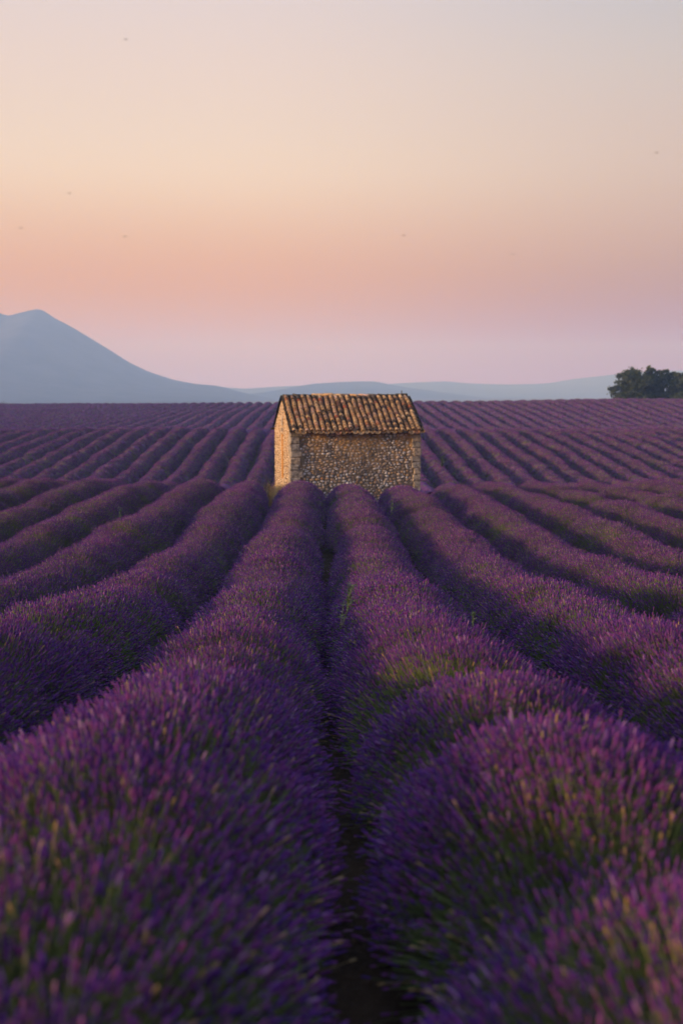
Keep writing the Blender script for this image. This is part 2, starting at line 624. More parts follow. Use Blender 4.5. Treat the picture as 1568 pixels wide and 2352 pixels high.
# side walls: the small rubble of both gables, joined
gz = lambda u: HH - 0.06 + (RISE - 0.05) * (1 - abs(u) / hd)
for sgn, nm in ((-1, 'gable_stones'), (1, 'gable_stones')):
    gb = MB()
    for (u, z, wd, hh) in lay_stones(-hd + 0.05, hd - 0.03, 0.02, gz, 0.065, 0.10, 0.07, 0.15, sr):
        if sgn < 0 and abs(u + 0.12) < 0.13 and 0.95 < z < 3.3:
            continue
        v, f = PEB[sr.integers(10)]
        M = (Matrix.Translation((sgn * hw - sgn * 0.008, u, z)) @ Matrix.Rotation(-math.pi / 2 * (1 if sgn < 0 else -1), 4, 'Z')
             @ Euler((0, sr.normal(0, 0.15), 0)).to_matrix().to_4x4() @ Matrix.Diagonal((wd, 0.06 * sr.uniform(.7, 1.2), hh, 1)))
        gb.add([M @ Vector(p) for p in v], f)
    tag(gb.build(nm, [gable_m], wall, True), kind='stuff')

# ochre strip, vent hole and pale streak on the left gable
b = MB()
nseg = 14
vsr, fsr = [], []
for i in range(nseg + 1):
    z = 0.98 + (2.72 - 0.98) * i / nseg
    a, c = -0.12 - 0.105 + sr.uniform(-.02, .02), -0.12 + 0.105 + sr.uniform(-.02, .02)
    for (yy, xx) in ((a, -hw + 0.01), (a + .01, -hw - 0.034), (c - .01, -hw - 0.034), (c, -hw + 0.01)):
        vsr.append((xx, yy, z))
for i in range(nseg):
    for k in range(3):
        fsr.append((i * 4 + k, (i + 1) * 4 + k, (i + 1) * 4 + k + 1, i * 4 + k + 1))
fsr += [(0, 1, 2, 3), tuple(nseg * 4 + k for k in (3, 2, 1, 0))]
b.add(vsr, fsr)
b.build('plaster_strip', [ochre], wall)
b = MB()
for (cy, cz, sy, sz) in ((-0.12, 2.99, 0.30, 0.05), (-0.12, 2.79, 0.30, 0.05), (-0.255, 2.89, 0.05, 0.15), (0.015, 2.89, 0.05, 0.15)):
    b.box((-hw - 0.02, cy, cz), (0.06, sy, sz))
b.build('vent_surround', [gable_m], wall)
m = NM('vent_shade', 1.0, 0.0)
m.base((0.012, 0.010, 0.009))
vent_shade = m.mat
b = MB()
b.box((-hw - 0.002, -0.12, 2.89), (0.02, 0.22, 0.15))  # flat dark plate: the shade inside the vent is painted as its colour
b.build('vent', [vent_shade], wall)
m = NM('limewash', 0.9, 0.1)
m.base(m.ramp(m.noise(10, 4), [(0.3, (0.42, 0.38, 0.34)), (0.7, (0.66, 0.62, 0.56))]))
b = MB()
b.box((-hw - 0.028, -0.12, 3.22), (0.03, 0.09, 0.34))
b.build('lime_patch', [m.mat], wall)
# cornice under the front eave
b = MB()
nc = 24
cvv, cff = [], []
for i in range(nc + 1):
    x = -hw + 0.02 + (HW - 0.0) * i / nc
    jz = sr.uniform(-.018, .012)
    for (yy, zz) in ((-hd + 0.01, HH - 0.115 + jz), (-hd - 0.062, HH - 0.095 + jz), (-hd - 0.085, HH + 0.03), (-hd + 0.01, HH + 0.03)):
        cvv.append((x, yy, zz))
for i in range(nc):
    for k in range(4):
        cff.append((i * 4 + k, (i + 1) * 4 + k, (i + 1) * 4 + (k + 1) % 4, i * 4 + (k + 1) % 4))
cff += [(3, 2, 1, 0), tuple(nc * 4 + k for k in (0, 1, 2, 3))]
b.add(cvv, cff)
b.build('cornice', [cornice_m], wall)

# roof: slope frame.  s runs up the slope from the eave, t along the ridge
pitch = math.atan2(RISE, hd)
OV = 0.20                                   # eave overhang measured along the slope
SLEN = math.hypot(RISE, hd) + OV
cp, sp_ = math.cos(pitch), math.sin(pitch)
EZ = HH + 0.03


def slope(t, s, h=0.0, back=False):
    """point on the roof: t along the ridge, s from the front eave up, h off the surface"""
    if back:
        s = 0.13 + s * (SLEN - 0.13) / SLEN     # the rear eave hardly overhangs
    y = -hd - OV * cp + s * cp
    z = EZ - OV * sp_ + s * sp_
    y, z = y - h * sp_, z + h * cp
    return (t, -y if back else y, z)


X0, X1 = -hw + 0.02, hw + 0.02
b = MB()
for bk in (False, True):
    p = [slope(X0, 0.05, -0.07, bk), slope(X1, 0.05, -0.07, bk), slope(X1, SLEN, -0.07, bk), slope(X0, SLEN, -0.07, bk),
         slope(X0, 0.05, -0.012, bk), slope(X1, 0.05, -0.012, bk), slope(X1, SLEN - 0.02, -0.012, bk), slope(X0, SLEN - 0.02, -0.012, bk)]
    f = [(0, 1, 5, 4), (1, 2, 6, 5), (3, 0, 4, 7), (4, 5, 6, 7), (3, 2, 1, 0)]
    if bk:
        f = [q[::-1] for q in f]
    b.add(p, f)
roof = b.build('roof', [timber], hut)


def tile_mesh(r0, r1, ln, th, up, wob):
    """one clay barrel tile: open half cone with thickness. y runs up the slope, lower end at y = 0"""
    n = 6
    V, F = [], []
    for (yy, rr) in ((0.0, r0), (ln, r1)):
        for tt in (0.0, th):
            for i in range(n + 1):
                a = math.pi * i / n
                q = rr - tt
                V.append((q * math.cos(a), yy, (q * math.sin(a)) * (0.86 + wob) * (1 if up else -1)))
    m_ = n + 1
    for i in range(n):
        F.append((i, i + 1, 2 * m_ + i + 1, 2 * m_ + i))
        F.append((m_ + i + 1, m_ + i, 3 * m_ + i, 3 * m_ + i + 1))
        F.append((i + 1, i, m_ + i, m_ + i + 1))
    F.append((0, m_, 3 * m_, 2 * m_)[::-1])
    F.append((n, m_ + n, 3 * m_ + n, 2 * m_ + n))
    if not up:
        F = [f[::-1] for f in F]
    return V, F


def tile_material(name, island):
    m = NM(name, 0.85, 0.2)
    rnd = m.n('ShaderNodeNewGeometry').outputs['Random Per Island'] if island else m.n('ShaderNodeObjectInfo').outputs['Random']
    c = m.ramp(rnd, [(0.0, (0.06, 0.05, 0.042)), (0.12, (0.12, 0.075, 0.05)), (0.19, (0.46, 0.27, 0.13)), (0.30, (0.58, 0.36, 0.17)),
                     (0.42, (0.52, 0.29, 0.12)), (0.52, (0.66, 0.44, 0.24)), (0.62, (0.22, 0.115, 0.06)), (0.70, (0.56, 0.33, 0.14)),
                     (0.79, (0.36, 0.12, 0.055)), (0.86, (0.64, 0.40, 0.26)), (0.94, (0.16, 0.085, 0.055)), (1.0, (0.42, 0.10, 0.045))])
    n1 = m.noise(11, 5, 0.65)
    c = m.mix(m.rng(n1, 0.48, 0.72, 0, .85), c, (0.055, 0.047, 0.040))
    n2 = m.noise(26, 4)
    c = m.mix(m.rng(n2, 0.56, 0.72, 0, .6), c, (0.46, 0.36, 0.20))
    m.base(c).bump(m.noise(60, 3), 0.4, 0.008)
    return m.mat


tile_m = tile_material('clay_tile', False)
tile_i = tile_material('clay_tile_joined', True)
m = NM('channel_tile_shaded', 0.95, 0.1)  # darkened clay: the shade between the cover tiles is put into its colour
m.base(m.ramp(m.noise(9, 5), [(0.3, (0.03, 0.025, 0.02)), (0.6, (0.09, 0.06, 0.04)), (0.8, (0.2, 0.12, 0.07))])).bump(m.noise(50, 3), .4, .01)
pan_m = m.mat
m = NM('mossy_tile', 0.95, 0.1)
m.base(m.ramp(m.noise(9, 5), [(0.3, (0.018, 0.018, 0.014)), (0.55, (0.06, 0.05, 0.038)), (0.75, (0.16, 0.12, 0.07))])).bump(m.noise(50, 3), 0.5, 0.01)
moss_m = m.mat

NCOL = 23
PIT = (X1 - X0) / NCOL
EXPO = 0.172
NROW = int((SLEN - 0.02) / EXPO)
tr = np.random.default_rng(21)
cover_v = [tile_mesh(0.093, 0.060, 0.32, 0.022, True, 0.16 + tr.uniform(-.06, .06)) for _ in range(4)]
cover_me = [mesh_from('roof_tile', v, f, [tile_m], True) for v, f in cover_v]
pan_v = [tile_mesh(0.105, 0.090, 0.36, 0.016, False, tr.uniform(-.05, .05)) for _ in range(3)]
pan_me = [mesh_from('channel_tile', v, f, [tile_m], True) for v, f in pan_v]
colj = tr.uniform(-0.012, 0.012, NCOL)
cole = tr.normal(0, 0.022, NCOL)
joined = MB()
pans = MB()
n_single = 0
Rx = Matrix.Rotation(pitch, 4, 'X')
for r_ in range(NROW):
    for c in range(NCOL):
        t = X0 + (c + 0.5) * PIT + colj[c] + 0.012 * math.sin(r_ * 0.5 + c) + tr.normal(0, 0.006)
        s = -0.06 + r_ * EXPO + cole[c] + tr.normal(0, 0.012)
        p = slope(t, s, 0.070 + tr.normal(0, 0.006))
        rot = (pitch - 0.165 + tr.normal(0, 0.018), tr.normal(0, 0.03), tr.normal(0, 0.022))
        k = tr.integers(4)
        if n_single < 300:
            o = link('roof_tile', cover_me[k], roof)
            o.location = p
            o.rotation_euler = rot
            n_single += 1
        else:
            M = Matrix.Translation(p) @ Euler(rot).to_matrix().to_4x4()
            joined.add([M @ Vector(q) for q in cover_v[k][0]], cover_v[k][1])
for c in range(NCOL + 1):
    for r_ in range(NROW):
        t = X0 + c * PIT + tr.normal(0, 0.006)
        s = -0.10 + r_ * EXPO + (tr.normal(0, 0.03) if r_ == 0 else 0)
        p = slope(t, s, 0.075 + tr.normal(0, 0.004))
        rot = (pitch - 0.05 + tr.normal(0, .01), tr.normal(0, 0.06 if r_ == 0 else 0.02), tr.normal(0, 0.02))
        k = tr.integers(3)
        if r_ == 0:
            o = link('channel_tile', pan_me[k], roof)
            o.location = p
            o.rotation_euler = rot
        else:
            M = Matrix.Translation(p) @ Euler(rot).to_matrix().to_4x4()
            pans.add([M @ Vector(q) for q in pan_v[k][0]], pan_v[k][1])
# back slope, unseen from the field path: joined covers
for c in range(NCOL):
    for r_ in range(0, NROW, 2):
        t = X0 + (c + 0.5) * PIT
        p = slope(t, -0.06 + r_ * EXPO, 0.03, True)
        M = Matrix.Translation(p) @ Matrix.Rotation(math.pi, 4, 'Z') @ Matrix.Rotation(pitch - 0.05, 4, 'X') @ Matrix.Diagonal((1.2, 1.05, 1, 1))
        joined.add([M @ Vector(q) for q in cover_v[c % 4][0]], cover_v[c % 4][1])
tag(joined.build('upper_tiles', [tile_i], roof, True), kind='stuff')
tag(pans.build('channel_tiles', [pan_m], roof, True), kind='stuff')
# ridge tiles, laid along the ridge
rv, rf = tile_mesh(0.135, 0.120, 0.46, 0.018, True, -0.15)
ridge_me = [mesh_from('ridge_tile', rv, rf, [q], True) for q in (tile_m, moss_m)]
nr = 13
RZ = slope(0, SLEN)[2] - 0.035
rb = MB()
rb.box(((X0 + X1) / 2, 0, RZ - 0.03), (X1 - X0 - 0.02, 0.20, 0.14))
rb.build('ridge_mortar', [mortar], roof)
for i in range(nr):
    x = X0 + 0.01 + (X1 - X0 - 0.09) * i / nr
    o = link('ridge_tile', ridge_me[1 if i in (0, 1, 2, 10, 11, 12) else 0], roof)
    o.location = (x, 0, RZ + 0.02 + tr.normal(0, 0.008))
    o.rotation_euler = (0, tr.normal(0, .015), -math.pi / 2 + tr.normal(0, .02))
    o.rotation_euler = Euler((0.0 + tr.normal(0, .03), 0, -math.pi / 2), 'XYZ')
# verge tiles down both gable ends (dark, mossy)
vv, vf = tile_mesh(0.085, 0.072, 0.40, 0.016, True, 0)
verge_me = mesh_from('verge_tile', vv, vf, [moss_m], True)
for xe in (X0 - 0.015, X1 + 0.015):
    for i in range(int(SLEN / 0.30)):
        o = link('verge_tile', verge_me, roof)
        o.location = slope(xe + tr.normal(0, .008), -0.05 + i * 0.30, 0.028)
        o.rotation_euler = (pitch - 0.04, tr.normal(0, .05) + (0.25 if xe < 0 else -0.25), tr.normal(0, .02))
    bk = MB()
    for i in range(int(SLEN / 0.30)):
        p = slope(xe, -0.05 + i * 0.30, 0.028, True)
        M = Matrix.Translation(p) @ Matrix.Rotation(math.pi, 4, 'Z') @ Matrix.Rotation(pitch - 0.04, 4, 'X')
        bk.add([M @ Vector(q) for q in vv], vf)
    tag(bk.build('verge_tiles', [moss_m], roof, True), kind='stuff')
# beam end by the rear eave, and the little stick on the ridge
b = MB()
b.tube([(-hw + 0.2, hd + 0.02, HH - 0.06), (-hw - 0.16, hd + 0.02, HH - 0.07)], 0.05, 8)
b.build('beam_end', [timber], hut)
b = MB()
b.tube([(hw - 0.20, 0.02, RZ + 0.02), (hw - 0.205, 0.02, RZ + 0.16), (hw - 0.198, 0.02, RZ + 0.25)], [0.018, 0.018, 0.013], 6)
b.build('ridge_stick', [timber], roof)


# ------------------------------------------------------------------ lavender
def flower_material(name, a, b_, c_):
    m = NM(name, 0.75, 0.15)
    oi = m.n('ShaderNodeObjectInfo').outputs['Random']
    c = m.ramp(oi, [(0.0, a), (0.5, b_), (1.0, c_)])
    big = m.noise(0.35, 3)
    c = m.mix(m.rng(big, 0.38, 0.62, 0, .55), c, m.mix(1.0, c, (1.10, 0.85, 0.95), 'MULTIPLY'))
    m.base(c)
    return m.mat


flo_a = flower_material('lavender_violet', (0.058, 0.017, 0.142), (0.090, 0.026, 0.180), (0.122, 0.037, 0.207))
flo_b = flower_material('lavender_purple', (0.112, 0.025, 0.142), (0.156, 0.036, 0.178), (0.180, 0.053, 0.192))
flo_c = flower_material('lavender_pale', (0.23, 0.125, 0.28), (0.28, 0.15, 0.30), (0.26, 0.13, 0.24))


def stem_material(name, a, b_):
    m = NM(name, 0.8, 0.15)
    oi = m.n('ShaderNodeObjectInfo').outputs['Random']
    m.base(m.ramp(oi, [(0, a), (1, b_)]))
    return m.mat


stem_g = stem_material('stem_green', (0.085, 0.112, 0.036), (0.17, 0.195, 0.075))
stem_d = stem_material('stem_straw', (0.28, 0.20, 0.10), (0.34, 0.20, 0.09))
leaf_g = stem_material('leaf_green', (0.11, 0.155, 0.04), (0.21, 0.26, 0.08))
LAV = [flo_a, flo_b, flo_c, stem_g, stem_d, leaf_g]


def ring_strip(mb, pts, rads, dirv, n, mi):
    """tapered prism along dirv"""
    d = Vector(dirv).normalized()
    u = d.cross(Vector((0.2, 0.9, 0.37))).normalized()
    v = d.cross(u)
    V = []
    for p, r_ in zip(pts, rads):
        for k in range(n):
            a = 2 * math.pi * k / n
            V.append(Vector(p) + u * (r_ * math.cos(a)) + v * (r_ * math.sin(a)))
    F = [(i * n + k, i * n + (k + 1) % n, (i + 1) * n + (k + 1) % n, (i + 1) * n + k) for i in range(len(pts) - 1) for k in range(n)]
    mb.add(V, F, mi)


def clump(seed, lod, green):
    r_ = random.Random(seed * 31 + lod * 7 + (99 if green else 0))
    mb = MB()
    if lod == 0:
        ns, rad, ln, sw, sl = 32, 0.090, 0.34, 0.0042, 0.030
    elif lod == 1:
        ns, rad, ln, sw, sl = 32, 0.115, 0.32, 0.0050, 0.031
    elif lod == 2:
        ns, rad, ln, sw, sl = 18, 0.15, 0.24, 0.011, 0.055
    else:
        ns, rad, ln, sw, sl = 12, 0.17, 0.12, 0.020, 0.06
    for i in range(ns):
        a = r_.uniform(0, 2 * math.pi)
        q = rad * math.sqrt(r_.random())
        bx, by = q * math.cos(a), q * math.sin(a)
        lean = 0.10 + 0.22 * q / rad
        tip = Vector((bx + lean * ln * math.cos(a) + r_.gauss(0, .03) * ln / .3, by + lean * ln * math.sin(a) + r_.gauss(0, .03) * ln / .3,
                      ln * r_.uniform(0.80, 1.10) * (1.08 if r_.random() < .06 else 1)))
        base = Vector((bx * 0.75, by * 0.75, 0.0 if lod < 2 else 0.05))
        d = (tip - base).normalized()
        dry = r_.random() < 0.014
        smat = 4 if dry else 3
        has = not (green and r_.random() < 0.62)
        if green and not has:
            tip = base + (tip - base) * 0.86
            if r_.random() < .8:
                smat = 5
        swd = {0: 0.0016, 1: 0.0024, 2: 0.006, 3: 0.016}[lod] * (1.35 if green else 1)
        ring_strip(mb, [base, base.lerp(tip, .5), tip], [swd * 1.2, swd, swd * .8], d, 3, smat)
        if not has:
            continue
        if dry:
            fm = 4 if r_.random() < .5 else 1
        else:
            x = r_.random()
            fm = 0 if x < .52 else (1 if x < .93 else 2)
        L0 = sl * r_.uniform(0.75, 1.25)
        w0 = sw * r_.uniform(0.85, 1.2)
        if lod == 0:
            # whorls of florets up the spike
            nw = 4
            pts, rads = [tip - d * 0.004], [w0 * .4]
            for kk in range(nw):
                h0 = L0 * kk / nw
                f_ = 1.0 - 0.35 * abs(kk - 1) / nw
                pts += [tip + d * (h0 + .15 * L0 / nw), tip + d * (h0 + .65 * L0 / nw)]
                rads += [w0 * 1.25 * f_, w0 * .72 * f_]
            pts.append(tip + d * L0 * 1.05)
            rads.append(w0 * .15)
            ring_strip(mb, pts, rads, d, 5, fm)
            # one stray whorl below
            if r_.random() < .35:
                ring_strip(mb, [tip - d * .030, tip - d * .024, tip - d * .016], [.001, w0 * .95, .001], d, 5, fm)
        else:
            n = 4 if lod == 1 else 3
            ring_strip(mb, [tip - d * L0 * .08, tip + d * L0 * .22, tip + d * L0 * .62, tip + d * L0], [w0 * .3, w0 * 1.1, w0 * .9, w0 * .12], d, n, fm)
        if lod == 0 and r_.random() < .25:   # leaf low on the stem
            q0 = base.lerp(tip, .35)
            sdv = Vector((r_.uniform(-1, 1), r_.uniform(-1, 1), .8)).normalized()
            side = sdv.cross(d).normalized() * .0022
            mb.add([q0 - side, q0 + side, q0 + sdv * .05], [(0, 1, 2)], 5)
    return mb


NV = 6
clump_col = bpy.data.collections.new('lavender_clumps')
idx = 0
CL = {}
for lod in range(4):
    for gr in (False, True):
        for vnt in range(NV if not gr else 3):
            mb = clump(vnt + 1, lod, gr)
            me = mesh_from('clump', mb.v, mb.f, LAV, lod < 2, mb.m)
            o = bpy.data.objects.new('clump_%02d' % idx, me)
            clump_col.objects.link(o)
            CL.setdefault((lod, gr), []).append(idx)
            idx += 1

ng = bpy.data.node_groups.new('scatter_clumps', 'GeometryNodeTree')
ng.interface.new_socket('Geometry', in_out='INPUT', socket_type='NodeSocketGeometry')
ng.interface.new_socket('Geometry', in_out='OUTPUT', socket_type='NodeSocketGeometry')
gi = ng.nodes.new('NodeGroupInput')
go = ng.nodes.new('NodeGroupOutput')
ci = ng.nodes.new('GeometryNodeCollectionInfo')
ci.inputs['Collection'].default_value = clump_col
ci.inputs['Separate Children'].default_value = True
ci.inputs['Reset Children'].default_value = True
ip = ng.nodes.new('GeometryNodeInstanceOnPoints')
ip.inputs['Pick Instance'].default_value = True


def named(nm, typ):
    n_ = ng.nodes.new('GeometryNodeInputNamedAttribute')
    n_.data_type = typ
    n_.inputs['Name'].default_value = nm
    return n_.outputs['Attribute']


e2r = ng.nodes.new('FunctionNodeEulerToRotation')
ng.links.new(named('rot', 'FLOAT_VECTOR'), e2r.inputs[0])
ng.links.new(e2r.outputs[0], ip.inputs['Rotation'])
ng.links.new(named('scl', 'FLOAT'), ip.inputs['Scale'])
ng.links.new(named('pick', 'INT'), ip.inputs['Instance Index'])
ng.links.new(ci.outputs[0], ip.inputs['Instance'])
ng.links.new(gi.outputs[0], ip.inputs['Points'])
ng.links.new(ip.outputs[0], go.inputs[0])


def points_object(name, P, rot, scl, pick, parent):
    me = bpy.data.meshes.new(name)
    me.vertices.add(len(P))
    me.vertices.foreach_set('co', P.astype(np.float32).ravel())
    a = me.attributes.new('rot', 'FLOAT_VECTOR', 'POINT')
    a.data.foreach_set('vector', rot.astype(np.float32).ravel())
    a = me.attributes.new('scl', 'FLOAT', 'POINT')
    a.data.foreach_set('value', scl.astype(np.float32))
    a = me.attributes.new('pick', 'INT', 'POINT')
    a.data.foreach_set('value', pick.astype(np.int32))
    for q in LAV:
        me.materials.append(q)
    o = link(name, me, parent)
    md = o.modifiers.new('scatter', 'NODES')
    md.node_group = ng
    tag(o, kind='stuff')
    return o


def frame_euler(n, yaw):
    """XYZ euler angles of frames whose z axis is n, turned by yaw about it"""
    n = n / np.linalg.norm(n, axis=1, keepdims=True)
    ref = np.where(np.abs(n[:, 1:2]) < .9, np.array([[0, 1.0, 0]]), np.array([[1.0, 0, 0]]))
    u = np.cross(ref, n)
    u /= np.linalg.norm(u, axis=1, keepdims=True)
    v = np.cross(n, u)
    c, s = np.cos(yaw)[:, None], np.sin(yaw)[:, None]
    X = u * c + v * s
    Y = -u * s + v * c
    # matrix columns X, Y, n
    ry = -np.arcsin(np.clip(X[:, 2], -1, 1))
    rx = np.arctan2(Y[:, 2], n[:, 2])
    rz = np.arctan2(X[:, 1], X[:, 0])
    return np.stack([rx, ry, rz], 1)


# materials of the bushes themselves
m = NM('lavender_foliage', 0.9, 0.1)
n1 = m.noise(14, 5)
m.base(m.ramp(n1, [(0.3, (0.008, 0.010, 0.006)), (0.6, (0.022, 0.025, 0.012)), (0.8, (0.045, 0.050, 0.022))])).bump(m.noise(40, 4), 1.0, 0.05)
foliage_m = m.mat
m = NM('lavender_canopy', 0.9, 0.05)
n1 = m.noise(7, 5, 0.65)
n2 = m.noise(0.9, 4)
c = m.ramp(n1, [(0.28, (0.05, 0.022, 0.060)), (0.5, (0.115, 0.041, 0.130)), (0.75, (0.18, 0.075, 0.19))])
c = m.mix(m.rng(n2, 0.55, 0.72, 0, .7), c, (0.11, 0.105, 0.055))
m.base(c).bump(n1, 1.0, 0.12)
canopy_m = m.mat

SP = 1.8
X_FURROW = 0.07


def bush_profile(y, k, rr):
    """size factor along a row: a chain of bushes grown together"""
    c = []
    p = -2.0
    while p < y[-1] + 3:
        c.append((p, rr.uniform(0.90, 1.06), rr.uniform(0.95, 1.2)))
        p += rr.uniform(0.85, 1.30)
    depth = 0.42
    if k == 0:      # the first row right of the central furrow: big separate bushes near the camera
        near = [(1.0, 1.00, 1.05), (2.55, 0.97, 1.0), (4.35, 1.04, 1.12), (6.15, 1.0, 1.05), (7.8, 0.98, 1.0), (9.2, .95, 1.0)]
        c = near + [q for q in c if q[0] > 10]
    out = np.zeros_like(y)
    for (cc, s, a) in c:
        i0, i1 = np.searchsorted(y, cc - a), np.searchsorted(y, cc + a)
        t = (y[i0:i1] - cc) / a
        out[i0:i1] = np.maximum(out[i0:i1], s * np.sqrt(np.maximum(1 - t * t, 0)))
    r_ = (1 - depth) + depth * out
    if k == 0:
        r_ = np.where(y < 10, 0.46 + 0.54 * out, r_)
    # broad slow changes, and here and there a weak plant
    r_ = r_ * (1 + 0.05 * np.sin(y * 0.35 + rr.uniform(0, 6)) + 0.03 * np.sin(y * 1.3 + rr.uniform(0, 6)))
    for _ in range(int((y[-1] - y[0]) / 22) + 1):
        g0 = rr.uniform(4, y[-1])
        r_ = r_ * (1 - rr.uniform(.12, .30) * np.exp(-((y - g0) / rr.uniform(.3, .6)) ** 2))
    ker = np.hanning(7); ker /= ker.sum()
    return np.convolve(np.pad(r_, 3, 'edge'), ker, 'valid')


WORDS = ['first', 'second', 'third', 'fourth', 'fifth', 'sixth', 'seventh', 'eighth', 'ninth', 'tenth', 'eleventh', 'twelfth', 'thirteenth',
         'fourteenth', 'fifteenth', 'sixteenth', 'seventeenth', 'eighteenth', 'nineteenth', 'twentieth']
TENS = {2: 'twenty', 3: 'thirty', 4: 'forty', 5: 'fifty'}


def ordinal(n):
    if n <= 20:
        return WORDS[n - 1]
    t, u = divmod(n, 10)
    if u == 0:
        return {3: 'thirtieth', 4: 'fortieth', 5: 'fiftieth'}[t]
    return TENS[t] + '-' + WORDS[u - 1]


def row_label(k):
    right = k >= 0
    n = k + 1 if right else -k
    side = 'right' if right else 'left'
    if k == 0:
        return 'lavender row just right of the central furrow, ending in front of the hut'
    if k == -1:
        return 'broad lavender row just left of the central furrow, ending at the lit hut corner'
    if k == 1:
        return 'second lavender row right of the central furrow, ending at the right hut corner'
    if n <= 6:
        return '%s lavender row %s of the central furrow, passing beside the hut' % (ordinal(n), side)
    if n <= 16:
        return '%s lavender row %s of the central furrow, seen on the middle and far slopes' % (ordinal(n), side)
    return '%s lavender row %s of the central furrow, seen only on the far slope' % (ordinal(n), side)


NPHI = 13
HUT_GAP = (41.6, 48.6)


def lod_at(y):
    return np.where(y < 10, 0, np.where(y < 48, 1, np.where(y < 112, 2, 3)))


